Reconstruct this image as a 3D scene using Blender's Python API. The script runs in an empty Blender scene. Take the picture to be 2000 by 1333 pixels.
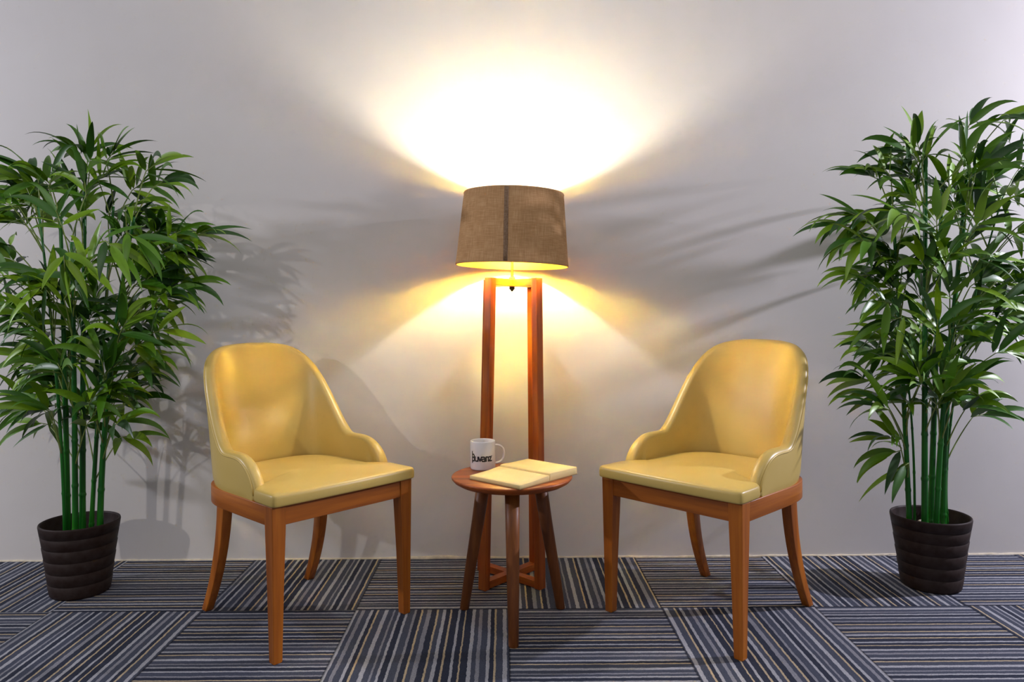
import bpy, bmesh, math, random
import numpy as np
from mathutils import Vector, Matrix, Euler

C = bpy.context.scene.collection
S = bpy.context.scene
PI = math.pi
R = math.radians

# ------------------------------------------------------------------ camera
CAM_H = 0.96
FPX = 1420.0
CX, CY = 985.0, 617.0
ROLL = 0.007
cam = bpy.data.cameras.new('camera')
cam.sensor_width = 36.0
cam.lens = 36.0 * FPX / 2000.0
cam.shift_x = (1000 - CX) / 2000.0
cam.shift_y = -(666.5 - CY) / 2000.0
cam.clip_start = 0.02
co = bpy.data.objects.new('camera', cam)
C.objects.link(co)
co.matrix_world = Matrix.Translation((0, 0, CAM_H)) @ Matrix.Rotation(R(90), 4, 'X') @ Matrix.Rotation(-ROLL, 4, 'Z')
S.camera = co

# ------------------------------------------------------------------ light and exposure
S.view_settings.view_transform = 'Standard'
S.view_settings.look = 'None'
S.view_settings.gamma = 1.0
S.view_settings.use_curve_mapping = False
S.view_settings.exposure = 0.0
S.cycles.sample_clamp_indirect = 0.0
S.cycles.blur_glossy = 0.0
S.cycles.use_denoising = True

w = bpy.data.worlds.new('world')
S.world = w
w.use_nodes = True
w.node_tree.nodes['Background'].inputs['Color'].default_value = (0.90, 0.92, 1.0, 1)
w.node_tree.nodes['Background'].inputs['Strength'].default_value = 0.26


def area(name, loc, target, sx, sy, power, color):
    l = bpy.data.lights.new(name, 'AREA')
    l.shape = 'RECTANGLE'
    l.size = sx
    l.size_y = sy
    l.energy = power
    l.color = color
    o = bpy.data.objects.new(name, l)
    C.objects.link(o)
    o.location = loc
    o.rotation_euler = (Vector(target) - Vector(loc)).to_track_quat('-Z', 'Y').to_euler()
    return o


area('ceiling_panel_light', (0, 0.6, 3.0), (0, 1.6, 0), 2.4, 1.6, 20, (1.0, 0.95, 0.95))
area('right_side_light', (3.6, 2.37, 1.98), (0, 2.70, 0.7), 0.06, 0.06, 88, (0.84, 0.83, 1.0))  # small unseen source at right, inferred from the plant and pot shadows
area('side_lamp_light', (-3.9, 1.85, 2.0), (0, 2.75, 0.7), 0.09, 0.09, 38, (0.86, 0.87, 1.0))
sl = bpy.data.lights.new('ceiling_spot_light', 'SPOT')
sl.energy = 95
sl.color = (1.0, 0.95, 0.92)
sl.spot_size = R(30)
sl.spot_blend = 0.6
sl.shadow_soft_size = 0.045
so = bpy.data.objects.new('ceiling_spot_light', sl)
C.objects.link(so)
so.location = (-2.7, -1.2, 1.95)
so.rotation_euler = (Vector((-1.45, 2.75, 0.45)) - Vector(so.location)).to_track_quat('-Z', 'Y').to_euler()

# ------------------------------------------------------------------ materials


def srgb(r, g, b):
    def f(c):
        c /= 255.0
        return c / 12.92 if c <= 0.04045 else ((c + 0.055) / 1.055) ** 2.4
    return (f(r), f(g), f(b), 1.0)


class NT:
    def __init__(self, name):
        self.m = bpy.data.materials.new(name)
        self.m.use_nodes = True
        self.t = self.m.node_tree
        self.b = self.t.nodes['Principled BSDF']

    def n(self, kind, **kw):
        nd = self.t.nodes.new(kind)
        for k, v in kw.items():
            setattr(nd, k, v)
        return nd

    def l(self, a, b):
        self.t.links.new(a, b)

    def math(self, op, a, b=None, c=None):
        nd = self.n('ShaderNodeMath', operation=op)
        for i, v in enumerate((a, b, c)):
            if v is None:
                continue
            if isinstance(v, (int, float)):
                nd.inputs[i].default_value = v
            else:
                self.l(v, nd.inputs[i])
        return nd.outputs[0]

    def ramp(self, fac, stops, interp='LINEAR'):
        nd = self.n('ShaderNodeValToRGB')
        cr = nd.color_ramp
        cr.interpolation = interp
        while len(cr.elements) < len(stops):
            cr.elements.new(0.5)
        for e, (p, c) in zip(cr.elements, stops):
            e.position = p
        for e, (p, c) in zip(cr.elements, stops):
            e.position = p
            e.color = c
        self.l(fac, nd.inputs['Fac'])
        return nd.outputs['Color']

    def noise(self, vec, scale, detail=3.0, rough=0.55):
        nd = self.n('ShaderNodeTexNoise')
        nd.inputs['Scale'].default_value = scale
        nd.inputs['Detail'].default_value = detail
        nd.inputs['Roughness'].default_value = rough
        if vec is not None:
            self.l(vec, nd.inputs['Vector'])
        return nd.outputs['Fac']

    def coords(self, scale=(1, 1, 1), kind='Object'):
        tc = self.n('ShaderNodeTexCoord')
        mp = self.n('ShaderNodeMapping')
        mp.inputs['Scale'].default_value = scale
        self.l(tc.outputs[kind], mp.inputs['Vector'])
        return mp.outputs['Vector']

    def bump(self, h, strength=0.2, dist=0.002):
        nd = self.n('ShaderNodeBump')
        nd.inputs['Strength'].default_value = strength
        nd.inputs['Distance'].default_value = dist
        self.l(h, nd.inputs['Height'])
        self.l(nd.outputs['Normal'], self.b.inputs['Normal'])

    def set(self, **kw):
        for k, v in kw.items():
            self.b.inputs[k.replace('_', ' ')].default_value = v
        return self


def mix(c0, c1, f):
    return tuple(c0[i] * (1 - f) + c1[i] * f for i in range(3)) + (1.0,)


def mat_wood(name, dark, mid, light, axis="Z", rough=0.42, coat=0.12, scale=1.0):
    t = NT(name)
    sc = [26 * scale, 26 * scale, 26 * scale]
    for q in axis:
        sc['XYZ'.index(q)] = 1.6 * scale
    v = t.coords(tuple(sc))
    n1 = t.noise(v, 1.0, 5, 0.62)
    sc2 = [90 * scale] * 3
    for q in axis:
        sc2['XYZ'.index(q)] = 2.5 * scale
    n2 = t.noise(t.coords(tuple(sc2)), 1.0, 2, 0.5)
    f = t.math('ADD', t.math('MULTIPLY', n1, 0.75), t.math('MULTIPLY', n2, 0.25))
    col = t.ramp(f, [(0.30, dark), (0.50, mid), (0.70, light)])
    t.l(col, t.b.inputs['Base Color'])
    t.set(Roughness=rough, Coat_Weight=coat, Coat_Roughness=0.25)
    t.bump(f, 0.08, 0.001)
    return t.m


def mat_vinyl(name, col):
    t = NT(name)
    v = t.coords()
    n = t.noise(v, 5, 2)
    c = t.ramp(n, [(0.3, mix(col, (0, 0, 0), 0.06)), (0.7, mix(col, (1, 1, 1), 0.03))])
    t.l(c, t.b.inputs['Base Color'])
    t.set(Roughness=0.36, Specular_IOR_Level=0.5)
    t.bump(t.noise(v, 260, 2), 0.05, 0.0006)
    return t.m


def mat_simple(name, col, rough=0.5, metal=0.0, nscale=60.0, amt=0.08, bump=0.05):
    t = NT(name)
    v = t.coords()
    n = t.noise(v, nscale, 3)
    c = t.ramp(n, [(0.3, mix(col, (0, 0, 0), amt)), (0.7, mix(col, (1, 1, 1), amt * 0.3))])
    t.l(c, t.b.inputs['Base Color'])
    t.set(Roughness=rough, Metallic=metal)
    if bump:
        t.bump(n, bump, 0.0008)
    return t.m


def mat_wall():
    t = NT('wall_paint')
    v = t.coords()
    n = t.noise(v, 1.3, 4, 0.6)
    c = t.ramp(n, [(0.3, srgb(222, 216, 212)), (0.7, srgb(230, 225, 221))])
    t.l(c, t.b.inputs['Base Color'])
    t.set(Roughness=0.75, Specular_IOR_Level=0.25)
    h = t.math('ADD', t.noise(v, 2.5, 3), t.math('MULTIPLY', t.noise(v, 90, 3), 0.05))
    t.bump(h, 0.10, 0.01)
    return t.m


def mat_carpet():
    t = NT('carpet_tiles')
    tc = t.n('ShaderNodeTexCoord')
    sx = t.n('ShaderNodeSeparateXYZ')
    t.l(tc.outputs['Object'], sx.inputs[0])
    wob = t.noise(t.coords((1, 1, 1)), 55, 2)
    wob = t.math('MULTIPLY', t.math('SUBTRACT', wob, 0.5), 0.0075)
    wob2 = t.math('MULTIPLY', t.math('SUBTRACT', t.noise(t.coords((1, 1, 1)), 9, 2), 0.5), 0.006)
    wv = t.math('ADD', wob, wob2)
    x = t.math('DIVIDE', t.math('ADD', sx.outputs['X'], -0.008), 0.5)
    y = t.math('DIVIDE', t.math('ADD', sx.outputs['Y'], -2.378), 0.5)
    ix, iy = t.math('FLOOR', x), t.math('FLOOR', y)
    fx, fy = t.math('FRACT', x), t.math('FRACT', y)
    par = t.math('FLOORED_MODULO', t.math('ADD', ix, iy), 2.0)
    cv = t.n('ShaderNodeCombineXYZ')
    t.l(ix, cv.inputs[0])
    t.l(iy, cv.inputs[1])
    wn = t.n('ShaderNodeTexWhiteNoise', noise_dimensions='2D')
    t.l(cv.outputs[0], wn.inputs['Vector'])
    flip = t.math('GREATER_THAN', wn.outputs['Value'], 0.5)
    s = t.math('ADD', t.math('MULTIPLY', fx, t.math('SUBTRACT', 1.0, par)), t.math('MULTIPLY', fy, par))
    s2 = t.math('ADD', t.math('MULTIPLY', s, t.math('SUBTRACT', 1.0, flip)),
                t.math('MULTIPLY', t.math('SUBTRACT', 1.0, s), flip))
    s2 = t.math('ADD', s2, t.math('MULTIPLY', wv, 1.4))
    off = t.n('ShaderNodeTexWhiteNoise', noise_dimensions='3D')
    t.l(cv.outputs[0], off.inputs['Vector'])
    s2 = t.math('FRACT', t.math('ADD', t.math('MULTIPLY', s2, 1.3), off.outputs['Value']))
    rng = random.Random(11)
    dark = srgb(52, 56, 70)
    dark2 = srgb(74, 78, 92)
    grey = srgb(166, 166, 172)
    grey2 = srgb(136, 136, 144)
    tan = srgb(184, 166, 138)
    seq, wid = [], []
    k = 0
    while len(seq) < 32:
        if k % 2 == 0:
            seq.append(rng.choice([dark, dark, dark2]))
            wid.append(rng.uniform(0.8, 1.5))
        else:
            c = rng.choice([grey, grey2, tan, grey, grey2, tan])
            seq.append(c)
            wid.append(rng.uniform(0.35, 0.5) if c is tan else rng.uniform(0.45, 1.05))
        k += 1
    tot = sum(wid)
    p, stops = 0, []
    for c, ww in zip(seq, wid):
        stops.append((p / tot, c))
        p += ww
    col = t.ramp(s2, stops, 'CONSTANT')
    fib = t.noise(t.coords((1, 1, 1)), 260, 3, 0.7)
    fac = t.math('ADD', 0.22, t.math('MULTIPLY', fib, 1.5))
    # seams between the tiles
    ex = t.math('MINIMUM', fx, t.math('SUBTRACT', 1.0, fx))
    ey = t.math('MINIMUM', fy, t.math('SUBTRACT', 1.0, fy))
    e = t.math('MINIMUM', ex, ey)
    seam = t.math('ADD', 0.45, t.math('MULTIPLY', t.math('GREATER_THAN', e, 0.006), 0.55))
    mm = t.n('ShaderNodeVectorMath', operation='SCALE')
    t.l(col, mm.inputs[0])
    t.l(t.math('MULTIPLY', fac, seam), mm.inputs['Scale'])
    t.l(mm.outputs[0], t.b.inputs['Base Color'])
    t.set(Roughness=0.95, Specular_IOR_Level=0.1)
    t.bump(fib, 0.6, 0.004)
    return t.m


def mat_burlap():
    t = NT('burlap_fabric')
    tc = t.n('ShaderNodeTexCoord')
    sp = t.n('ShaderNodeSeparateXYZ')
    t.l(tc.outputs['Object'], sp.inputs[0])
    ang = t.math('ARCTAN2', sp.outputs['Y'], sp.outputs['X'])
    cv = t.n('ShaderNodeCombineXYZ')
    t.l(t.math('MULTIPLY', ang, 0.19), cv.inputs[0])
    t.l(sp.outputs['Z'], cv.inputs[1])
    m1 = t.n('ShaderNodeMapping')
    m1.inputs['Scale'].default_value = (320, 22, 1)
    t.l(cv.outputs[0], m1.inputs['Vector'])
    m2 = t.n('ShaderNodeMapping')
    m2.inputs['Scale'].default_value = (22, 320, 1)
    t.l(cv.outputs[0], m2.inputs['Vector'])
    a = t.noise(m1.outputs[0], 1, 2)
    b = t.noise(m2.outputs[0], 1, 2)
    big = t.noise(cv.outputs[0], 14, 2)
    h = t.math('ADD', t.math('MULTIPLY', t.math('ADD', a, b), 0.4), t.math('MULTIPLY', big, 0.2))
    col = t.ramp(h, [(0.34, srgb(170, 128, 86)), (0.5, srgb(190, 148, 104)), (0.66, srgb(210, 170, 126))])
    t.l(col, t.b.inputs['Base Color'])
    t.set(Roughness=0.9, Specular_IOR_Level=0.1)
    t.bump(h, 0.4, 0.001)
    return t.m


def mat_leaf():
    t = NT('bamboo_leaf')
    g = t.n('ShaderNodeNewGeometry')
    v = t.coords()
    n = t.noise(v, 7, 2)
    f = t.math('ADD', t.math('MULTIPLY', g.outputs['Random Per Island'], 0.8), t.math('MULTIPLY', n, 0.2))
    col = t.ramp(f, [(0.10, srgb(28, 60, 22)), (0.28, srgb(52, 100, 10)), (0.55, srgb(86, 130, 6)), (0.9, srgb(124, 160, 16))])
    t.l(col, t.b.inputs['Base Color'])
    t.set(Roughness=0.42, Specular_IOR_Level=0.45)
    t.b.inputs['Transmission Weight'].default_value = 0.0
    return t.m


def mat_cane():
    t = NT('bamboo_cane')
    v = t.coords((40, 40, 3))
    n = t.noise(v, 1, 2)
    col = t.ramp(n, [(0.3, srgb(10, 72, 14)), (0.5, srgb(18, 100, 20)), (0.75, srgb(46, 126, 28))])
    t.l(col, t.b.inputs['Base Color'])
    t.set(Roughness=0.35)
    return t.m


def mat_glow(name, col, strength):
    t = NT(name)
    t.set(Emission_Color=col, Emission_Strength=strength, Roughness=0.3)
    t.b.inputs['Base Color'].default_value = (1, 1, 1, 1)
    n = t.noise(t.coords(), 20, 1)
    t.l(t.ramp(n, [(0, (0.95, 0.95, 0.95, 1)), (1, (1, 1, 1, 1))]), t.b.inputs['Base Color'])
    return t.m


M = {}
M['wall'] = mat_wall()
M['carpet'] = mat_carpet()
M['plaster_edge'] = mat_simple('plaster_edge', srgb(232, 218, 192), 0.9, 0, 40, 0.25, 0.3)
M['vinyl'] = mat_vinyl('cream_vinyl', srgb(208, 178, 94))
ch = (srgb(122, 60, 4), srgb(168, 90, 10), srgb(194, 114, 24))
M['chair_wood'] = mat_wood('chair_wood_upright', *ch, axis='Z')
M['chair_wood_x'] = mat_wood('chair_wood_rail', *ch, axis='XY')
lw = (srgb(112, 44, 4), srgb(166, 78, 10), srgb(202, 110, 22))
M['lamp_wood'] = mat_wood('lamp_wood_upright', *lw, axis='Z')
M['lamp_wood_x'] = mat_wood('lamp_wood_bar', *lw, axis='X')
sw = (srgb(88, 42, 6), srgb(118, 62, 12), srgb(146, 84, 24))
M['stool_wood'] = mat_wood('stool_wood_leg', *sw, axis='Z', rough=0.5, coat=0.06)
st = (srgb(108, 44, 4), srgb(156, 72, 8), srgb(190, 98, 16))
M['stool_top'] = mat_wood('stool_wood_top', *st, axis='X', rough=0.45, coat=0.05)
M['burlap'] = mat_burlap()
M['seam'] = mat_simple('dark_seam_tape', srgb(132, 100, 68), 0.9, 0, 200, 0.2)
M['gold'] = mat_simple('gold_lining', (1.0, 0.78, 0.17, 1), 0.34, 1.0, 30, 0.05, 0.0)
M['brass'] = mat_simple('brass', srgb(180, 160, 90), 0.3, 0.9, 30, 0.05, 0.0)
M['dark_metal'] = mat_simple('dark_metal', srgb(60, 48, 34), 0.4, 0.8, 30, 0.05, 0.0)
M['ceramic'] = mat_simple('white_ceramic', srgb(226, 222, 222), 0.18, 0, 8, 0.02, 0.0)
M['ink'] = mat_simple('navy_print', srgb(26, 24, 34), 0.35, 0, 50, 0.05, 0.0)
M['paper'] = mat_simple('aged_paper', srgb(236, 210, 146), 0.85, 0, 30, 0.06, 0.05)
M['cover'] = mat_simple('book_cover', srgb(160, 128, 78), 0.6, 0, 30, 0.06, 0.03)
M['pot'] = mat_simple('brown_plastic', srgb(40, 25, 20), 0.55, 0, 40, 0.04, 0.0)
M['pot'].node_tree.nodes['Principled BSDF'].inputs['Specular IOR Level'].default_value = 0.2
M['soil'] = mat_simple('dark_soil', srgb(40, 30, 24), 0.95, 0, 120, 0.4, 0.6)
M['pebble'] = mat_simple('white_pebble', srgb(226, 210, 190), 0.6, 0, 60, 0.15, 0.1)
M['leaf'] = mat_leaf()
M['cane'] = mat_cane()
M['twig'] = mat_simple('pale_twig', srgb(120, 140, 50), 0.5, 0, 60, 0.15, 0.0)
M['black'] = mat_simple('black_rubber', srgb(24, 20, 18), 0.7, 0, 60, 0.1, 0.0)

BULB_L = 2000.0
M['bulb'] = mat_glow('glowing_bulb', (1.0, 0.93, 0.77, 1), BULB_L)

# ------------------------------------------------------------------ helpers


def P(px, py, Y):
    """photograph pixel -> point of the place at depth Y"""
    x0 = px - ROLL * (py - CY)
    y0 = py + ROLL * (px - CX)
    return Vector(((x0 - CX) / FPX * Y, Y, CAM_H - (y0 - CY) / FPX * Y))


def obj(name, bm, mat, parent=None, smooth=True, loc=None, rot=None, recalc=True):
    me = bpy.data.meshes.new(name)
    if recalc:
        bmesh.ops.recalc_face_normals(bm, faces=bm.faces)
    bm.to_mesh(me)
    bm.free()
    if mat is not None:
        me.materials.append(mat)
    if smooth:
        for p in me.polygons:
            p.use_smooth = True
    o = bpy.data.objects.new(name, me)
    C.objects.link(o)
    if parent is not None:
        o.parent = parent
    if loc is not None:
        o.location = loc
    if rot is not None:
        o.rotation_euler = rot
    return o


def bevel(o, wd=0.002, seg=2, ang=35):
    m = o.modifiers.new('bevel', 'BEVEL')
    m.width = wd
    m.segments = seg
    m.limit_method = 'ANGLE'
    m.angle_limit = R(ang)
    m.harden_normals = False
    return o


def subsurf(o, n=1):
    m = o.modifiers.new('subsurf', 'SUBSURF')
    m.levels = n
    m.render_levels = n
    return o


def thing(name, label, cat, loc=(0, 0, 0), rotz=0.0, group=None):
    o = bpy.data.objects.new(name, None)
    o.empty_display_size = 0.1
    C.objects.link(o)
    o.location = loc
    o.rotation_euler = (0, 0, rotz)
    o['label'] = label
    o['category'] = cat
    if group:
        o['group'] = group
    return o


def add_quadloop(bm, loops, close=True, cap0=True, cap1=True):
    """loops: list of point rings of the same length"""
    rows = [[bm.verts.new(p) for p in lp] for lp in loops]
    n = len(rows[0])
    for a, b in zip(rows[:-1], rows[1:]):
        for i in range(n if close else n - 1):
            j = (i + 1) % n
            bm.faces.new((a[i], a[j], b[j], b[i]))
    if cap0:
        bm.faces.new(list(reversed(rows[0])))
    if cap1:
        bm.faces.new(rows[-1])
    return rows


def lathe(bm, prof, n=48, cap0=True, cap1=True):
    loops = [[(r * math.cos(2 * PI * i / n), r * math.sin(2 * PI * i / n), z) for i in range(n)] for r, z in prof]
    return add_quadloop(bm, loops, True, cap0, cap1)


def tube(bm, pts, rad, n=8, cap=True):
    pts = [Vector(p) for p in pts]
    if not isinstance(rad, (list, tuple)):
        rad = [rad] * len(pts)
    loops = []
    prev = None
    for i, p in enumerate(pts):
        d = (pts[min(i + 1, len(pts) - 1)] - pts[max(i - 1, 0)]).normalized()
        if prev is None:
            up = Vector((0, 0, 1)) if abs(d.z) < 0.9 else Vector((1, 0, 0))
            u = d.cross(up).normalized()
        else:
            u = (prev - d * prev.dot(d)).normalized()
        prev = u
        v = d.cross(u)
        loops.append([p + (u * math.cos(2 * PI * k / n) + v * math.sin(2 * PI * k / n)) * rad[i] for k in range(n)])
    add_quadloop(bm, loops, True, cap, cap)


def frustum(bm, c0, s0, c1, s1):
    """four sided post from rectangle s0 around c0 to s1 around c1 (axis aligned)"""
    lo = [(c0[0] + sx * s0[0] / 2, c0[1] + sy * s0[1] / 2, c0[2]) for sx, sy in ((-1, -1), (1, -1), (1, 1), (-1, 1))]
    hi = [(c1[0] + sx * s1[0] / 2, c1[1] + sy * s1[1] / 2, c1[2]) for sx, sy in ((-1, -1), (1, -1), (1, 1), (-1, 1))]
    add_quadloop(bm, [lo, hi])


def obox(bm, a, b, wd, ht, up=(0, 0, 1)):
    """bar from a to b, width wd, height ht"""
    a, b = Vector(a), Vector(b)
    d = (b - a).normalized()
    s = d.cross(Vector(up)).normalized() * wd / 2
    u = s.cross(d).normalized() * ht / 2
    add_quadloop(bm, [[p - s - u, p + s - u, p + s + u, p - s + u] for p in (a, b)])


def smooth_interp(xs, ys, q, sig):
    xx = np.linspace(xs[0], xs[-1], 1200)
    yy = np.interp(xx, xs, ys)
    k = int(sig / (xx[1] - xx[0]))
    if k > 1:
        t = np.arange(-3 * k, 3 * k + 1)
        g = np.exp(-0.5 * (t / k) ** 2)
        g /= g.sum()
        yy = np.convolve(np.pad(yy, 3 * k, mode='edge'), g, mode='valid')
    return np.interp(q, xx, yy)


# ------------------------------------------------------------------ the setting
WALL_Y = 2.879
bm = bmesh.new()
add_quadloop(bm, [[(-5.5, -4, -0.08), (5.5, -4, -0.08), (5.5, WALL_Y, -0.08), (-5.5, WALL_Y, -0.08)],
                  [(-5.5, -4, 0), (5.5, -4, 0), (5.5, WALL_Y, 0), (-5.5, WALL_Y, 0)]])
o = obj('floor', bm, M['carpet'], smooth=False)
o['kind'] = 'structure'
bm = bmesh.new()
add_quadloop(bm, [[(-5.5, WALL_Y, -0.08), (5.5, WALL_Y, -0.08), (5.5, WALL_Y + 0.12, -0.08), (-5.5, WALL_Y + 0.12, -0.08)],
                  [(-5.5, WALL_Y, 3.3), (5.5, WALL_Y, 3.3), (5.5, WALL_Y + 0.12, 3.3), (-5.5, WALL_Y + 0.12, 3.3)]])
o = obj('wall_back', bm, M['wall'], smooth=False)
o['kind'] = 'structure'
# ragged plaster edge where the carpet meets the wall
rng = random.Random(4)
loops = []
x = -5.4
ph = 0.006
while x < 5.4:
    bulge = 0.006 * math.exp(-((x + 0.28) / 0.14) ** 2)
    ph = 0.7 * ph + 0.3 * rng.uniform(0.001, 0.014)
    dp = rng.uniform(0.003, 0.007)
    hh = ph + bulge
    loops.append([(x, WALL_Y + 0.01, -0.004), (x, WALL_Y - dp - bulge, -0.004),
                  (x, WALL_Y - dp * 0.9 - bulge, hh * 0.6), (x, WALL_Y + 0.01, hh)])
    x += rng.uniform(0.012, 0.03)
bm = bmesh.new()
add_quadloop(bm, loops)
o = obj('trim_1', bm, M['plaster_edge'])
o['kind'] = 'structure'

# ------------------------------------------------------------------ armchair
HW = 0.245


def u_curve(hw, y_front, y_mid, y_rear, n_exp, count=400):
    """plan of the chair: straight sides, squarish rounded rear; from right front round the back to left front"""
    pts = []
    for t in np.linspace(0, PI, count):
        c, s = math.cos(t), math.sin(t)
        x = hw * math.copysign(abs(c) ** (2 / n_exp), c)
        y = y_mid + (y_rear - y_mid) * abs(s) ** (2 / n_exp)
        pts.append((x, y))
    pts = [(hw, y_front)] + pts + [(-hw, y_front)]
    return np.array(pts)


def resample(pts, qs=None, n=None):
    d = np.r_[0, np.cumsum(np.hypot(*(np.diff(pts, axis=0).T)))]
    if qs is None:
        qs = np.linspace(0, d[-1], n)
    return np.c_[np.interp(qs, d, pts[:, 0]), np.interp(qs, d, pts[:, 1])], d[-1]


def shell_geometry():
    T = 0.042
    base = u_curve(HW - T / 2 - 0.002, -0.128, -0.02, 0.262 - T / 2, 3.3)
    _, L = resample(base, n=10)
    half = L / 2
    # height against distance from the middle of the back
    hc = [0, 0.06, 0.11, 0.15, 0.19, 0.23, 0.265, 0.295, 0.32, 0.345, 0.38, 0.42, half - 0.085, half]
    hv = [0.872, 0.870, 0.864, 0.850, 0.812, 0.745, 0.670, 0.606, 0.572, 0.557, 0.556, 0.558, 0.556, 0.548]
    a = []
    a += list(0.085 * (1 - np.cos(np.linspace(0, PI / 2, 12))))
    a += list(np.linspace(0.085, half, 44)[1:])
    a = np.array(a)
    a = np.r_[a, (L - a[::-1])[1:]]
    c = np.abs(a - half)
    z = smooth_interp(hc, hv, c, 0.018)
    e = np.minimum(a, L - a)
    k = np.clip(1 - e / 0.085, 0, 1)
    z = np.where(e < 0.085, 0.435 + (z - 0.435) * np.sqrt(np.clip(1 - k ** 2.2, 0, 1)), z)
    pl, _ = resample(base, a)
    # plan normals (outward)
    dense, _ = resample(base, np.clip(a + 0.004, 0, L))
    dense2, _ = resample(base, np.clip(a - 0.004, 0, L))
    tg = dense - dense2
    tg /= np.hypot(tg[:, 0], tg[:, 1])[:, None]
    nrm = np.c_[tg[:, 1], -tg[:, 0]]
    # profile normals in (a, z)
    da, dz = np.gradient(a), np.gradient(z)
    ln = np.hypot(da, dz)
    na, nz = -dz / ln, da / ln
    return T, pl, tg, nrm, a, z, na, nz


def lean(zz):
    f = max(0.0, (zz - 0.44) / 0.43)
    return 0.085 * f ** 1.15


def make_chair(name, label, loc, rotz):
    t = thing(name, label, 'chair', loc, rotz, 'cream armchairs beside the floor lamp')
    T, pl, tg, nrm, a, z, na, nz = shell_geometry()
    zb = 0.415
    loops = []
    rimline = []
    for j in range(len(a)):
        def pt(off, da_, zz):
            x = pl[j, 0] + nrm[j, 0] * off + tg[j, 0] * da_
            y = pl[j, 1] + nrm[j, 1] * off + tg[j, 1] * da_ + lean(zz)
            return (x, y, zz)
        th = T * (1.0 - 0.12 * min(1, max(0, (z[j] - 0.56) / 0.3)))
        top = max(z[j] - th / 2 * max(0.0, nz[j]), zb + 0.004)
        lp = []
        for f in (0, 0.3, 0.65, 1.0):
            zz = zb + (top - zb) * f
            lp.append(pt(th / 2, 0, zz))
        for ph in (22, 45, 68, 90, 112, 135, 158):
            ca, sa = math.cos(R(ph)), math.sin(R(ph))
            ca = math.copysign(abs(ca) ** 0.75, ca)
            lp.append(pt(ca * th / 2, sa * th / 2 * na[j], top + sa * th / 2 * max(0, nz[j])))
        for f in (1.0, 0.65, 0.3, 0):
            zz = zb + (top - zb) * f
            bulge = 0.010 * math.sin(PI * f) if 6 < j < len(a) - 7 else 0
            lp.append(pt(-th / 2 - bulge, 0, zz))
        loops.append(lp)
        rimline.append(pt(th / 2 * 0.93, th / 2 * 0.35 * na[j], top + th / 2 * 0.35 * max(0, nz[j])))
    bm = bmesh.new()
    add_quadloop(bm, loops)
    o = subsurf(obj('backrest', bm, M['vinyl'], t), 1)
    bm = bmesh.new()
    tube(bm, rimline[1:-1], 0.0028, 8)
    obj('piping', bm, M['vinyl'], o)
    # seat pad
    outl = []
    fw, fy, ny = 0.253, -0.262, -0.136
    outl += [(-fw * 0.0, fy - 0.006), (fw * 0.35, fy - 0.005), (fw * 0.7, fy - 0.003), (fw - 0.030, fy), (fw - 0.012, fy), (fw - 0.003, fy + 0.003), (fw, fy + 0.012), (fw, fy + 0.03)]
    outl += [(fw - 0.001, -0.20), (fw - 0.002, -0.165), (fw - 0.004, -0.146), (fw - 0.014, -0.139), (0.212, ny), (0.2035, -0.125), (0.202, -0.08)]
    rear = u_curve(0.202, -0.05, -0.02, 0.218, 3.3, 26)
    outl += [tuple(p) for p in rear[:14]]
    rgt = outl
    full = rgt + [(-x, y) for x, y in reversed(rgt[1:]) if True]
    # drop the doubled mid rear point
    cl = []
    for p in full:
        if not cl or math.hypot(p[0] - cl[-1][0], p[1] - cl[-1][1]) > 0.003:
            cl.append(p)
    cy = -0.03

    def ring(f, zz, inset=0.0):
        out = []
        for x, y in cl:
            dx, dy = x, y - cy
            l_ = math.hypot(dx, dy)
            q = max(0.0, f - inset / l_)
            out.append((dx * q, cy + dy * q, zz))
        return out
    loops = [ring(1, 0.437, 0.012), ring(1, 0.4372, 0.003), ring(1, 0.441), ring(1, 0.463), ring(1, 0.4705, 0.003), ring(1, 0.474, 0.011)]
    for f, zz in ((0.86, 0.478), (0.7, 0.4815), (0.5, 0.4845), (0.3, 0.4865), (0.1, 0.487)):
        loops.append(ring(f, zz))
    bm = bmesh.new()
    add_quadloop(bm, loops)
    subsurf(obj('seat', bm, M['vinyl'], t), 1)
    # frame: front rail, curved side and rear rail
    o_pl = u_curve(HW, -0.225, -0.02, 0.265, 3.3, 60)
    i_pl = u_curve(HW - 0.026, -0.225, -0.02, 0.239, 3.3, 60)
    loops = []
    for (x0, y0), (x1, y1) in zip(o_pl, i_pl):
        loops.append([(x0, y0, 0.380), (x0, y0, 0.4355), (x1, y1, 0.4355), (x1, y1, 0.380)])
    bm = bmesh.new()
    add_quadloop(bm, loops)
    bevel(obj('side_rail', bm, M['chair_wood_x'], t), 0.002)
    bm = bmesh.new()
    obox(bm, (-HW + 0.04, -0.231, 0.408), (HW - 0.04, -0.231, 0.408), 0.024, 0.055)
    bevel(obj('front_rail', bm, M['chair_wood_x'], t, smooth=False), 0.0015)
    for s in (-1, 1):
        bm = bmesh.new()
        loops = []
        for zz, wd in ((0.0, 0.025), (0.004, 0.027), (0.20, 0.034), (0.37, 0.042), (0.4365, 0.044)):
            cx, cyy = s * (0.247 - 0.022), -0.247 + 0.022
            # outer faces stay straight, inner faces taper
            ox, oy = s * (0.247 - wd / 2 - (0.44 - zz) * 0.012), -0.247 + wd / 2 + (0.44 - zz) * 0.012
            loops.append([(ox - wd / 2, oy - wd / 2, zz), (ox + wd / 2, oy - wd / 2, zz), (ox + wd / 2, oy + wd / 2, zz), (ox - wd / 2, oy + wd / 2, zz)])
        add_quadloop(bm, loops)
        bevel(obj('leg', bm, M['chair_wood'], t, smooth=False), 0.002)
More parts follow.
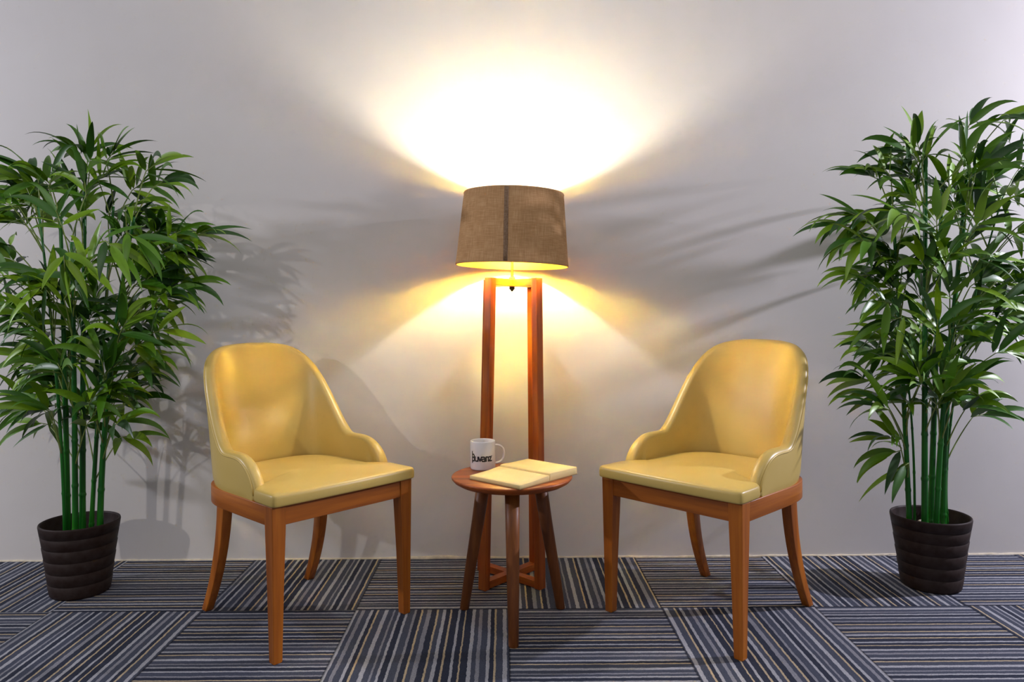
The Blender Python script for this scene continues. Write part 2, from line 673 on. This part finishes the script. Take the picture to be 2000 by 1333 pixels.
    for s in (-1, 1):
        bm = bmesh.new()
        loops = []
        for i in range(13):
            f = i / 12
            zz = 0.385 * (1 - f)
            yy = 0.170 + 0.105 * f ** 2.1
            xx = s * (0.178 + 0.012 * f)
            hw_, hd = (0.034 - 0.008 * f) / 2, (0.044 - 0.014 * f) / 2
            loops.append([(xx - hw_, yy - hd, zz), (xx + hw_, yy - hd, zz), (xx + hw_, yy + hd, zz), (xx - hw_, yy + hd, zz)])
        add_quadloop(bm, loops)
        bevel(obj('leg', bm, M['chair_wood'], t), 0.002)
    return t


make_chair('armchair', 'cream yellow vinyl armchair on wooden legs, between the pebble-free bamboo pot and the mug', (-0.653, 2.343, 0), R(47))
make_chair('armchair', 'cream yellow vinyl armchair on wooden legs, beside the pot with white pebbles', (0.662, 2.346, 0), R(-47))

# ------------------------------------------------------------------ floor lamp
LX, LY = 0.015, 2.650
lamp = thing('floor_lamp', 'tall lit floor lamp with brown burlap shade on four reddish wooden posts', 'lamp', (LX, LY, 0), R(3.2))
lamp.rotation_euler = (0, R(0.75), R(3.2))
rb, rt = 0.0985, 0.082     # half spacing of the posts at the floor and at the top
ZT = 1.094
for sx in (-1, 1):
    for sy in (-1, 1):
        bm = bmesh.new()
        loops = []
        for zz, r_ in ((0.0, rb), (ZT, rt)):
            c = Vector((sx * r_, sy * r_, zz))
            rad = Vector((sx, sy, 0)).normalized()
            tan_ = Vector((-sy, sx, 0)).normalized()
            a_, b_ = 0.0125, 0.0165
            loops.append([c - rad * a_ - tan_ * b_, c + rad * a_ - tan_ * b_, c + rad * a_ + tan_ * b_, c - rad * a_ + tan_ * b_])
        add_quadloop(bm, loops)
        bevel(obj('post', bm, M['lamp_wood'], lamp, smooth=False), 0.0015)
for zz, r_, h_, nm in ((0.0155, rb, 0.026, 'base_bar'), (ZT - 0.0145, rt, 0.027, 'top_bar')):
    for k in (1, -1):
        q = r_ - 0.008
        bm = bmesh.new()
        hl = q * math.sqrt(2)
        obox(bm, (-hl, 0, 0), (hl, 0, 0), 0.030, h_ if k == 1 else h_ - 0.001)
        bevel(obj(nm, bm, M['lamp_wood_x'], lamp, smooth=False, loc=(0, 0, zz), rot=(0, 0, k * R(45))), 0.0012)
TILT = R(1.2)
ZS0, ZS1, RS0, RS1 = 1.140, 1.404, 0.205, 0.182
ZM = (ZS0 + ZS1) / 2
pole_top = 1.262
bm = bmesh.new()
lathe(bm, [(0.005, ZT - 0.02), (0.005, 1.17), (0.005, 1.215)], 16)
obj('pole', bm, M['brass'], lamp)
bm = bmesh.new()
lathe(bm, [(0.003, ZT - 0.046), (0.006, ZT - 0.040), (0.010, ZT - 0.038), (0.010, ZT - 0.028), (0.012, ZT - 0.027), (0.012, ZT - 0.022)], 16)
obj('finial', bm, M['dark_metal'], lamp)
bm = bmesh.new()
lathe(bm, [(0.012, ZT - 0.003), (0.012, ZT + 0.004), (0.008, ZT + 0.010), (0.006, ZT + 0.012)], 16)
obj('collar', bm, M['dark_metal'], lamp)
bm = bmesh.new()
lathe(bm, [(0.010, 1.213), (0.016, 1.218), (0.0165, 1.243), (0.014, 1.248)], 20)
obj('bulb_socket', bm, M['dark_metal'], lamp)
BZ = 1.291
bm = bmesh.new()
prof = [(0.0235, BZ - 0.014)]
for i in range(0, 10):
    a = (PI / 2) * i / 9
    prof.append((max(0.0006, 0.0245 * math.cos(a)), BZ + 0.004 + 0.022 * math.sin(a)))
lathe(bm, prof, 24)
o = obj('bulb', bm, M['bulb'], lamp)
o['label'] = 'glowing warm bulb dome'
bm = bmesh.new()
lathe(bm, [(0.012, 1.247), (0.016, 1.255), (0.0245, 1.270), (0.0255, BZ - 0.014), (0.0235, BZ - 0.014)], 24)
o2 = obj('bulb_base', bm, M['ceramic'], o)
# shade: outer cloth with rolled rims, tilted a little
sh_rot = (0, TILT, 0)
bm = bmesh.new()
prof = [(RS0 - 0.0022, 0), (RS0, 0.0), (RS0 + 0.0012, 0.003), (RS0 + 0.0002, 0.009)]
for i in range(1, 10):
    f = i / 10
    prof.append((RS0 + (RS1 - RS0) * f, (ZS1 - ZS0) * f))
prof += [(RS1 + 0.0002, ZS1 - ZS0 - 0.009), (RS1 + 0.0012, ZS1 - ZS0 - 0.003), (RS1, ZS1 - ZS0), (RS1 - 0.0022, ZS1 - ZS0)]
prof += [(RS1 - 0.0022, ZS1 - ZS0 - 0.02), (RS0 - 0.0022, 0.02), (RS0 - 0.0022, 0)]
lathe(bm, prof[:-1], 96, False, False)
bm.verts.ensure_lookup_table()
n0 = 96
last = len(bm.verts) - n0
for i in range(n0):
    j = (i + 1) % n0
    bm.faces.new((bm.verts[last + i], bm.verts[last + j], bm.verts[j], bm.verts[i]))
shade = obj('lamp_shade', bm, M['burlap'], lamp, loc=(-0.001, 0, ZS0), rot=sh_rot)
bm = bmesh.new()
lathe(bm, [(RS0 - 0.0027, 0.0006), (RS0 - 0.0027 + (RS1 - RS0) * 0.5, (ZS1 - ZS0) * 0.5), (RS1 - 0.0027, ZS1 - ZS0 - 0.0006),
           (RS1 - 0.0037, ZS1 - ZS0 - 0.0006), (RS0 - 0.0037 + (RS1 - RS0) * 0.5, (ZS1 - ZS0) * 0.5), (RS0 - 0.0037, 0.0006)], 96, False, False)
o = obj('lining', bm, M['gold'], shade)
o['label'] = 'gold foil lining'
# seam strip on the front of the shade
bm = bmesh.new()
loops = []
for i in range(9):
    f = i / 8
    r_ = RS0 + (RS1 - RS0) * f + 0.0012
    lp = []
    for a in (-1, -0.33, 0.33, 1):
        th = R(-100.0 - 1.7 * f) + a * 0.0075 / r_
        lp.append((r_ * math.cos(th), r_ * math.sin(th), 0.004 + (ZS1 - ZS0 - 0.008) * f))
    for a in (1, -1):
        th = R(-100.0 - 1.7 * f) + a * 0.0075 / r_
        lp.append(((r_ - 0.002) * math.cos(th), (r_ - 0.002) * math.sin(th), 0.004 + (ZS1 - ZS0 - 0.008) * f))
    loops.append(lp)
add_quadloop(bm, loops)
o = obj('seam_strip', bm, M['seam'], shade)
o['label'] = 'darker vertical seam strip'
bm = bmesh.new()
for k in range(3):
    a = R(30 + 120 * k)
    tube(bm, [(0.016 * math.cos(a), 0.016 * math.sin(a), 0.085), (RS0 * 0.93 * math.cos(a), RS0 * 0.93 * math.sin(a), 0.085)], 0.0014, 6)
lathe(bm, [(0.0155, 0.083), (0.019, 0.083), (0.019, 0.087), (0.0155, 0.087)], 20, False, False)
obj('shade_ring', bm, M['brass'], shade)

# ------------------------------------------------------------------ stool used as a side table
SX, SY, SZ = 0.020, 2.290, 0.458
stool = thing('stool', 'small round three-legged brown wooden stool in front of the lamp', 'stool', (SX, SY, 0))
bm = bmesh.new()
r0 = 0.190
lathe(bm, [(0.001, SZ - 0.028), (r0 - 0.055, SZ - 0.028), (r0 - 0.022, SZ - 0.023), (r0 - 0.008, SZ - 0.015), (r0 - 0.001, SZ - 0.007), (r0, SZ - 0.004), (r0 - 0.001, SZ - 0.0015), (r0 - 0.003, SZ), (r0 * 0.5, SZ), (0.001, SZ)], 80)
obj('stool_top', bm, M['stool_top'], stool)
for ang in (-90, 30, 150):
    a = R(ang)
    dx, dy = math.cos(a), math.sin(a)
    bm = bmesh.new()
    loops = []
    n = 20
    for zz, rr, rad in ((0.0, 0.182, 0.0135), (0.003, 0.1815, 0.0150), (0.15, 0.155, 0.018), (0.30, 0.126, 0.0205), (0.432, 0.103, 0.0225)):
        loops.append([(dx * rr + rad * math.cos(2 * PI * i / n), dy * rr + rad * math.sin(2 * PI * i / n), zz) for i in range(n)])
    add_quadloop(bm, loops)
    obj('leg', bm, M['stool_wood'], stool)

# ------------------------------------------------------------------ mug
MX, MY = -0.0735, 2.388
mug = thing('mug', 'white ceramic mug with dark lettering on the stool', 'mug', (MX, MY, SZ + 0.0005))
mr, mh = 0.0412, 0.0925
bm = bmesh.new()
lathe(bm, [(0.001, 0.0025), (mr - 0.006, 0.0025), (mr - 0.005, 0), (mr - 0.003, 0), (mr - 0.0006, 0.002), (mr, 0.006), (mr, mh * 0.5), (mr, mh - 0.003), (mr - 0.001, mh - 0.0006), (mr - 0.002, mh), (mr - 0.003, mh - 0.0008),
           (mr - 0.0036, mh - 0.004), (mr - 0.004, 0.012), (mr - 0.010, 0.006), (0.001, 0.005)], 56)
obj('mug_body', bm, M['ceramic'], mug)
# the handle points right and a little away
ha = R(14)
bm = bmesh.new()
pts = []
for i in range(15):
    t_ = PI / 2 - PI * i / 14
    rr = mr - 0.003 + 0.033 * max(0.0, math.cos(t_)) ** 0.75
    zz = 0.046 + 0.030 * math.copysign(abs(math.sin(t_)) ** 0.85, math.sin(t_))
    pts.append((rr * math.cos(ha), rr * math.sin(ha), zz))
loops = []
for i, p in enumerate(pts):
    p = Vector(p)
    d = (Vector(pts[min(i + 1, 14)]) - Vector(pts[max(i - 1, 0)])).normalized()
    side = Vector((-math.sin(ha), math.cos(ha), 0))
    nn = d.cross(side)
    loops.append([p + side * 0.0062 * math.cos(2 * PI * k / 12) + nn * 0.0036 * math.sin(2 * PI * k / 12) for k in range(12)])
add_quadloop(bm, loops)
obj('handle', bm, M['ceramic'], mug)
# lettering: strokes wrapped onto the cylinder; u is arc length from the side facing the viewer, v height


def stroke(bm, pts, wd):
    n = len(pts)
    fine = []
    for i in range(n - 1):
        (x0, y0), (x1, y1) = pts[i], pts[i + 1]
        m_ = max(1, int(math.hypot(x1 - x0, y1 - y0) / 0.0015))
        for k in range(m_):
            fine.append((x0 + (x1 - x0) * k / m_, y0 + (y1 - y0) * k / m_))
    fine.append(pts[-1])
    d0 = Vector((fine[0][0] - fine[1][0], fine[0][1] - fine[1][1])).normalized() * wd * 0.35
    d1 = Vector((fine[-1][0] - fine[-2][0], fine[-1][1] - fine[-2][1])).normalized() * wd * 0.35
    fine = [(fine[0][0] + d0.x, fine[0][1] + d0.y)] + fine + [(fine[-1][0] + d1.x, fine[-1][1] + d1.y)]
    rows = []
    for i, (x, y) in enumerate(fine):
        a, b = fine[max(0, i - 1)], fine[min(len(fine) - 1, i + 1)]
        d = Vector((b[0] - a[0], b[1] - a[1]))
        if d.length < 1e-9:
            d = Vector((1, 0))
        d.normalize()
        q = (-d.y * wd / 2, d.x * wd / 2)
        row = []
        for rr in (mr + 0.0001, mr + 0.0004):
            for sg in (1, -1):
                u_, v_ = x + sg * q[0], y + sg * q[1]
                th = view_a + u_ / mr
                row.append((rr * math.cos(th), rr * math.sin(th), v_))
        rows.append([row[0], row[1], row[3], row[2]])
    add_quadloop(bm, rows)


view_a = math.atan2(-MY, -MX)
xh, b0, W = 0.0136, 0.0312, 0.0045
bm = bmesh.new()


def L(pts, wd=W):
    stroke(bm, [(x, b0 + y) for x, y in pts], wd)


# first letter, mostly round the left side: tall bowl letter with a tail
L([(-0.040, -0.006), (-0.040, 0.029)])
L([(-0.040, 0.0), (-0.031, 0.0), (-0.0300, 0.006), (-0.0315, 0.011), (-0.037, 0.011)])
L([(-0.037, 0.011), (-0.0315, 0.012), (-0.0305, 0.017), (-0.033, 0.021), (-0.040, 0.021)])
# u
L([(-0.0270, xh), (-0.0270, 0.003), (-0.0245, 0.0002), (-0.0190, 0.0002), (-0.0165, 0.003), (-0.0165, xh)])
L([(-0.0165, 0.006), (-0.0165, 0.0)])
# v
L([(-0.0145, xh), (-0.0095, 0.0), (-0.0045, xh)])
# a
L([(-0.0030, xh), (0.0040, xh), (0.0062, 0.0105), (0.0062, 0.0)])
L([(0.0062, 0.0), (-0.0018, 0.0), (-0.0038, 0.0035), (-0.0015, 0.0072), (0.0062, 0.0072)])
# n
L([(0.0105, 0.0), (0.0105, xh)])
L([(0.0105, xh), (0.0160, xh), (0.0182, 0.0105), (0.0182, 0.0)])
# z with a raised flick
L([(0.0205, xh), (0.0290, xh), (0.0215, 0.0005), (0.0305, 0.0005)])
L([(0.0290, xh), (0.0315, 0.0165)], 0.0024)
o = obj('lettering', bm, M['ink'], mug, smooth=False)
o['label'] = 'dark navy lettering'

# ------------------------------------------------------------------ open book
bk = thing('open_book', 'open paperback book with yellowed pages lying on the stool', 'book', (0.058, 2.262, SZ + 0.0006), 0)
sp = Vector((0.735, -0.678, 0)).normalized()      # along the spine, towards the viewer
pg = Vector((0.678, 0.735, 0)).normalized()      # across the right hand page
BH, BW = 0.205, 0.136


def block(side, thick, edge):
    bm = bmesh.new()
    loops = []
    n = 14
    for i in range(n + 1):
        f = i / n
        s_ = (f ** 1.6 * (BW - 0.0006) + 0.0006) * side
        top = thick + (edge - thick) * f + 0.002 * math.sin(PI * min(1, f * 1.7)) * (1 - f) - (0.004 if i == 0 else 0.0)
        bot = 0.0016
        sl = 0.006 * f * 0  # page edges stay square
        lp = []
        for e in (-1, -0.5, 0, 0.5, 1):
            p = pg * s_ + sp * (e * BH / 2)
            lp.append((p.x, p.y, bot))
        for e in (1, 0.5, 0, -0.5, -1):
            p = pg * s_ + sp * (e * BH / 2)
            lp.append((p.x, p.y, top))
        loops.append(lp)
    add_quadloop(bm, loops)
    return bm


bevel(obj('page_block', block(1, 0.0225, 0.0225), M['paper'], bk), 0.0006, 1)
bevel(obj('page_block', block(-1, 0.0185, 0.0115), M['paper'], bk), 0.0006, 1)
bm = bmesh.new()
loops = []
for s_ in (-BW - 0.001, -BW * 0.5, 0, BW * 0.5, BW + 0.001):
    lp = []
    for e, zz in ((-1, 0), (1, 0), (1, 0.0014), (-1, 0.0014)):
        p = pg * s_ + sp * (e * (BH / 2 + 0.001))
        lp.append((p.x, p.y, zz))
    loops.append(lp)
add_quadloop(bm, loops)
obj('cover', bm, M['cover'], bk, smooth=False)

# ------------------------------------------------------------------ potted bamboo


def leaf(bm, base, d, nrm, length, wd, droop, rng):
    """one lance shaped leaf that bends towards the floor"""
    n = 9
    d = d.normalized()
    rows = []
    p = Vector(base)
    step = length / n
    side0 = d.cross(nrm)
    if side0.length < 1e-4:
        side0 = Vector((1, 0, 0))
    side0.normalize()
    twist = rng.uniform(-0.5, 0.5)
    cd = d.copy()
    for i in range(n + 1):
        f = i / n
        prof = (math.sin(PI * min(1.0, f ** 0.72)) ** 0.85) * (1 - 0.25 * f)
        ww = wd * 0.5 * max(prof, 0.07 if f < 0.5 else 0.0)
        side = side0 - cd * side0.dot(cd)
        side.normalize()
        side = Matrix.Rotation(twist * f, 3, cd) @ side
        up = side.cross(cd).normalized()
        if i == n:
            rows.append([bm.verts.new(p)])
        else:
            fold = ww * 0.28
            rows.append([bm.verts.new(p - side * ww + up * fold), bm.verts.new(p), bm.verts.new(p + side * ww + up * fold)])
        cd = (cd + Vector((0, 0, -1)) * droop / n * (0.15 + 2.1 * f)).normalized()
        p = p + cd * step
    for a, b in zip(rows[:-1], rows[1:]):
        if len(b) == 3:
            bm.faces.new((a[0], a[1], b[1], b[0]))
            bm.faces.new((a[1], a[2], b[2], b[1]))
        else:
            bm.faces.new((a[0], a[1], b[0]))
            bm.faces.new((a[1], a[2], b[0]))


YMAX = WALL_Y - 0.03


def spray(bl, bt, start, node, d, n, length, rng, flat=0.6):
    """twig from a cane to node, then leaves fanned along its last centimetres"""
    d = d.normalized()
    start, node = Vector(start), Vector(node)
    tip = node + d * 0.05
    mid = start.lerp(node, 0.5) + Vector((0, 0, 0.02))
    pts = []
    for i in range(7):
        f = i / 6
        pts.append(start * (1 - f) ** 2 + mid * 2 * f * (1 - f) + node * f ** 2)
    tube(bt, pts + [tip], [0.0028 - 0.0013 * k / 7 for k in range(8)], 6)
    # fan directions
    view = (node - Vector((0, 0, CAM_H))).normalized()
    pa = d.cross(view).normalized()
    pb = d.cross(pa).normalized()
    for i in range(n):
        f = (i + 0.5) / n
        ang = (1 if i % 2 else -1) * R(12 + 58 * (1 - f) + rng.uniform(-12, 12))
        if i == n - 1:
            ang = R(rng.uniform(-10, 10))
        az = rng.gauss(0, flat)
        pv = pa * math.cos(az) + pb * math.sin(az)
        ld = d * math.cos(ang) + pv * math.sin(ang)
        base = node + d * 0.055 * (f - 0.25)
        nr = Vector((rng.uniform(-0.5, 0.5), rng.uniform(-1.5, 0.0), 0.8))
        ll = length * rng.uniform(0.72, 1.12)
        # keep the leaf off the wall
        if base.y + ld.y * ll > YMAX:
            ld.y = (YMAX - base.y) / ll
            ld.normalize()
        leaf(bl, base + ld * 0.004, ld, nr, ll, rng.uniform(0.025, 0.034), rng.uniform(0.35, 1.5), rng)


def make_pot(t):
    bm = bmesh.new()
    r_t, r_b, h = 0.1255, 0.094, 0.250
    prof = [(0.001, 0.0), (r_b - 0.004, 0.0), (r_b, 0.004)]
    zs = [0.004, 0.046, 0.088, 0.130, 0.172, 0.212]

    def rr(z_):
        return r_b + (r_t - r_b) * (z_ / h)
    for i, z0 in enumerate(zs):
        z1 = zs[i + 1] if i + 1 < len(zs) else h - 0.004
        step = 0.0006 if i < 5 else 0.0025
        prof.append((rr(z0) + step, z0 + 0.0025))
        prof.append((rr(z1) + step * 0.6 + 0.0012, z1 - 0.0022))
        if i + 1 < len(zs):
            prof.append((rr(z1) - 0.0008, z1 - 0.0004))
            prof.append((rr(z1) - 0.0008, z1 + 0.0008))
    prof += [(r_t + 0.001, h - 0.001), (r_t - 0.001, h), (r_t - 0.004, h - 0.001), (r_t - 0.006, h - 0.006), (r_b + 0.010, 0.10), (0.001, 0.10)]
    lathe(bm, prof, 72)
    obj('pot', bm, M['pot'], t)
    bm = bmesh.new()
    rng = random.Random(3)
    loops = []
    zsoil = 0.192
    for r_ in (0.112, 0.09, 0.06, 0.03, 0.002):
        loops.append([(r_ * math.cos(2 * PI * i / 32), r_ * math.sin(2 * PI * i / 32), zsoil + (rng.uniform(-0.004, 0.004) if r_ < 0.11 else 0)) for i in range(32)])
    lo = [(0.106 * math.cos(2 * PI * i / 32), 0.106 * math.sin(2 * PI * i / 32), 0.15) for i in range(32)]
    add_quadloop(bm, [lo] + loops)
    obj('soil', bm, M['soil'], t)


def make_plant(label, loc, canes, sprays, rows, nfill, seed, scale_leaf=0.168):
    rng = random.Random(seed)
    t = thing('potted_bamboo', label, 'plant', loc, 0, 'potted bamboos at the wall')
    T0 = Vector(loc)
    make_pot(t)
    paths = []
    holders = []
    for (bx, dyb, mx, my, tx, ty, dyt, rad) in canes:
        Yb = loc[1] + dyb
        Yt = min(loc[1] + dyt, YMAX - 0.05)
        p0 = P(bx, 1010, Yb)
        p0.z = 0.17
        p1 = P(mx, my, (Yb + Yt) / 2)
        p2 = P(tx, ty, Yt)
        pts, rads = [], []
        n = 40
        node_step = 0.155
        z_last = 0.12 + rng.uniform(0, 0.09)
        ctrl = p1 * 2 - (p0 + p2) * 0.5
        for i in range(n + 1):
            f = i / n
            pts.append(p0 * (1 - f) ** 2 + ctrl * 2 * f * (1 - f) + p2 * f ** 2)
        out, rads = [], []
        nz_ = [z_last + 0.055 + node_step * k for k in range(12)]
        for i, p in enumerate(pts):
            f = i / n
            out.append(p)
            rads.append(rad * (1 - 0.45 * f))
        # swelling at the nodes
        fine, fr = [], []
        for i in range(n):
            for k in range(5):
                g = k / 5
                p = out[i].lerp(out[i + 1], g)
                r_ = rads[i] * (1 - g) + rads[i + 1] * g
                sw_ = sum(math.exp(-((p.z - q) / 0.0045) ** 2) for q in nz_)
                fine.append(p)
                fr.append(r_ * (1 + 0.22 * sw_))
        bm = bmesh.new()
        tube(bm, [p - T0 for p in fine], fr, 14)
        co_ = obj('cane', bm, M['cane'], t)
        paths.append(out)
        holders.append([co_, bmesh.new(), bmesh.new()])

    def attach(node):
        best, bi, bp = 1e9, 0, None
        for i, pth in enumerate(paths):
            for p in pth[8:]:
                if p.z > node.z - 0.02:
                    continue
                dd = (p - node).length + abs((node.z - p.z) - 0.16) * 1.3
                if dd < best:
                    best, bi, bp = dd, i, p
        if bp is None:
            bp = paths[0][10]
        return bi, bp

    def put(px, py, ang, n, L_, dY, dyd):
        Y = min(max(loc[1] + dY, 2.16), YMAX - 0.06)
        node = P(px, py, Y)
        d = Vector((math.cos(R(ang)), dyd, math.sin(R(ang))))
        ci, sp_ = attach(node)
        spray(holders[ci][1], holders[ci][2], sp_ - T0, node - T0, d, n, L_, rng_shift(rng))

    class rng_shift:
        def __init__(self, r):
            self.r = r

        def __getattr__(self, k):
            return getattr(self.r, k)

    for s_ in sprays:
        px, py, ang = s_[:3]
        n = s_[3] if len(s_) > 3 else 8
        dY = s_[4] if len(s_) > 4 else rng.uniform(-0.18, 0.14)
        put(px, py, ang, n, scale_leaf, dY, rng.uniform(-0.35, 0.2))
    ys = [r_[0] for r_ in rows]
    k = 0
    while k < nfill:
        f = (k + rng.random()) / nfill
        y = ys[0] + (ys[-1] - ys[0]) * f
        x0 = np.interp(y, ys, [r_[1] for r_ in rows])
        x1 = np.interp(y, ys, [r_[2] for r_ in rows])
        x = rng.uniform(x0, x1)
        g = (x - (x0 + x1) / 2) / max(1, (x1 - x0) / 2)
        ang = 90 - math.copysign(abs(g) ** 0.6, g) * 82 + rng.uniform(-25, 25)
        put(x, y, ang, rng.choice((6, 7, 8, 9)), scale_leaf * rng.uniform(0.8, 1.05), rng.uniform(-0.20, 0.16) * (1 - 0.5 * abs(g)), rng.uniform(-0.6, 0.25))
        k += 1
    for co_, bl, bt in holders:
        me_ = bpy.data.meshes.new('twig_mesh')
        bt.to_mesh(me_)
        nl = len(bl.faces)
        bl.from_mesh(me_)
        bl.faces.ensure_lookup_table()
        for f_ in bl.faces[nl:]:
            f_.material_index = 1
        bpy.data.meshes.remove(me_)
        bt.free()
        if len(bl.verts):
            fo = obj('foliage', bl, M['leaf'], co_, recalc=False)
            fo.data.materials.append(M['twig'])
        else:
            bl.free()
    return t


PL = (-1.499, 2.560, 0)
PR = (1.496, 2.562, 0)
# canes: base px, base depth offset, mid px/py, top px/py, top depth offset, radius
canes_l = [
    (127, -0.05, 112, 760, 74, 400, -0.10, 0.0065),
    (133, -0.03, 127, 760, 118, 420, -0.05, 0.0105),
    (147, -0.06, 145, 760, 140, 470, -0.12, 0.0105),
    (161, 0.01, 162, 760, 166, 330, 0.04, 0.0115),
    (177, 0.04, 195, 760, 222, 400, 0.08, 0.0085),
    (195, -0.02, 212, 760, 262, 420, -0.06, 0.0110),
]
sp_l = [
    (156, 300, 140, 7, 0.0), (172, 306, 60, 5, 0.02), (208, 315, 40, 9, 0.0), (75, 352, 125, 8), (45, 352, 165, 8), (95, 365, 60, 5),
    (168, 380, 95, 7), (175, 335, 80, 5), (258, 372, 35, 9), (300, 365, 25, 6), (285, 335, 30, 6), (262, 420, 20, 8), (250, 455, -40, 7, -0.24), (205, 470, -40, 5, -0.26),
    (330, 462, 20, 9, -0.05), (375, 460, 8, 7, -0.03), (320, 500, 5, 8), (290, 530, 0, 7), (305, 585, 18, 8, -0.03), (340, 560, 15, 5, -0.02), (270, 640, 35, 8), (300, 650, 15, 5),
    (235, 650, 60, 8, -0.2), (75, 645, 130, 7, -0.2), (60, 700, 165, 7), (120, 725, 110, 8, -0.18), (200, 710, 110, 6, -0.15), (240, 745, 20, 7), (265, 715, 25, 6),
    (100, 805, 160, 8), (70, 790, 150, 6), (95, 830, 170, 5), (170, 830, 60, 4, -0.15), (240, 790, 25, 7), (225, 830, 30, 6), (235, 855, 10, 4),
    (50, 440, 150, 8), (20, 480, 165, 7), (15, 540, 170, 8), (-5, 585, 175, 6), (35, 615, 160, 7), (60, 400, 160, 8), (20, 400, 170, 7), (120, 440, 110, 7, -0.18), (125, 500, -90, 6, -0.26), (85, 560, 200, 6, -0.2), (125, 585, 60, 6, -0.2), (170, 520, 40, 6, -0.2),
]
rows_l = [(345, 90, 230), (370, 30, 290), (420, 0, 310), (480, 0, 340), (560, -10, 320), (620, 20, 290), (680, 50, 270), (740, 75, 255), (790, 85, 240), (830, 90, 235)]
make_plant('leafy green bamboo in a brown pot with no pebbles, beside the armchair facing right', PL, canes_l, sp_l, rows_l, 62, 7)

canes_r = [
    (1777, -0.03, 1764, 760, 1745, 430, -0.06, 0.0095),
    (1786, 0.02, 1775, 760, 1735, 560, 0.06, 0.0045),
    (1806, -0.05, 1806, 760, 1808, 300, -0.08, 0.0115),
    (1817, 0.03, 1826, 760, 1842, 330, 0.06, 0.0115),
    (1827, -0.04, 1846, 760, 1885, 430, -0.05, 0.0100),
    (1843, 0.0, 1852, 760, 1893, 300, 0.02, 0.0105),
    (1852, 0.03, 1866, 760, 1960, 380, 0.04, 0.0050),
]
sp_r = [
    (1785, 305, 150, 7, -0.05), (1795, 290, 110, 5, -0.03), (1800, 318, 60, 4), (1888, 255, 60, 6, 0.0), (1925, 245, 25, 7, 0.0), (1960, 235, 15, 7, 0.0), (1935, 330, 70, 8), (1905, 340, 40, 6),
    (1715, 350, 155, 8), (1740, 345, 130, 6), (1690, 425, 165, 9), (1665, 440, 175, 7), (1700, 470, 180, 8), (1770, 420, 165, 9, -0.2), (1785, 370, 120, 7), (1850, 380, 70, 7), (1975, 360, 20, 8), (1990, 330, 40, 6),
    (1730, 530, 175, 9), (1700, 540, 170, 7), (1745, 500, 150, 7), (1730, 590, 175, 8), (1760, 620, 200, 7, -0.15), (1845, 520, 60, 7, -0.2), (1895, 560, 40, 8), (1950, 560, 15, 8), (1985, 520, 10, 8), (1980, 460, 20, 8), (1900, 450, 50, 8), (1830, 450, 90, 7, -0.18),
    (1720, 690, 165, 6), (1750, 665, 170, 6), (1920, 660, 25, 8), (1945, 690, 10, 7), (1890, 620, 60, 7), (1800, 745, 110, 9, -0.2), (1835, 740, 60, 7, -0.15), (1705, 745, 165, 7), (1735, 800, 160, 6), (1720, 770, 170, 5), (1885, 800, 35, 9, -0.05), (1900, 815, 20, 6), (1865, 790, 80, 5, -0.1),
    (1755, 860, 165, 7, -0.05), (1760, 880, 200, 5, -0.05), (1775, 905, 215, 3, -0.08), (2020, 420, 10, 8), (1880, 700, 70, 6),
]
rows_r = [(310, 1790, 1960), (370, 1730, 1985), (430, 1700, 1985), (500, 1710, 1980), (560, 1730, 1970), (620, 1750, 1950), (680, 1760, 1940), (740, 1740, 1900), (800, 1760, 1890)]
make_plant('leafy green bamboo in a brown pot of white pebbles, beside the armchair facing left', PR, canes_r, sp_r, rows_r, 52, 21)

# white pebbles lying in the right hand pot
rng = random.Random(8)
spots = [(-0.085, -0.035, 0.011), (-0.060, -0.045, 0.012), (-0.040, -0.060, 0.013), (-0.052, -0.018, 0.014), (0.035, -0.068, 0.013), (0.062, -0.050, 0.015), (0.045, -0.035, 0.013), (0.018, -0.085, 0.012), (-0.012, -0.088, 0.012), (0.005, 0.06, 0.013), (0.03, 0.06, 0.012)]
first = None
for i, (dx, dy, r_) in enumerate(spots):
    if first is None:
        bm = bmesh.new()
        bmesh.ops.create_icosphere(bm, subdivisions=3, radius=1.0)
        for v in bm.verts:
            v.co *= 1 + 0.08 * math.sin(3 * v.co.x + 1) + 0.06 * math.cos(4 * v.co.y)
        o = obj('pebble', bm, M['pebble'])
        first = o
    else:
        o = first.copy()
        C.objects.link(o)
    o['label'] = 'small white pebble among the bamboo canes in a brown pot'
    o['category'] = 'pebble'
    o['group'] = 'white pebbles in the pot'
    o.scale = (r_ * 1.25, r_ * rng.uniform(0.85, 1.0), r_ * 0.8)
    o.rotation_euler = (rng.uniform(-0.2, 0.2), rng.uniform(-0.2, 0.2), rng.uniform(0, 3))
    o.location = (PR[0] + dx, PR[1] + dy, 0.192 + r_ * 0.72)
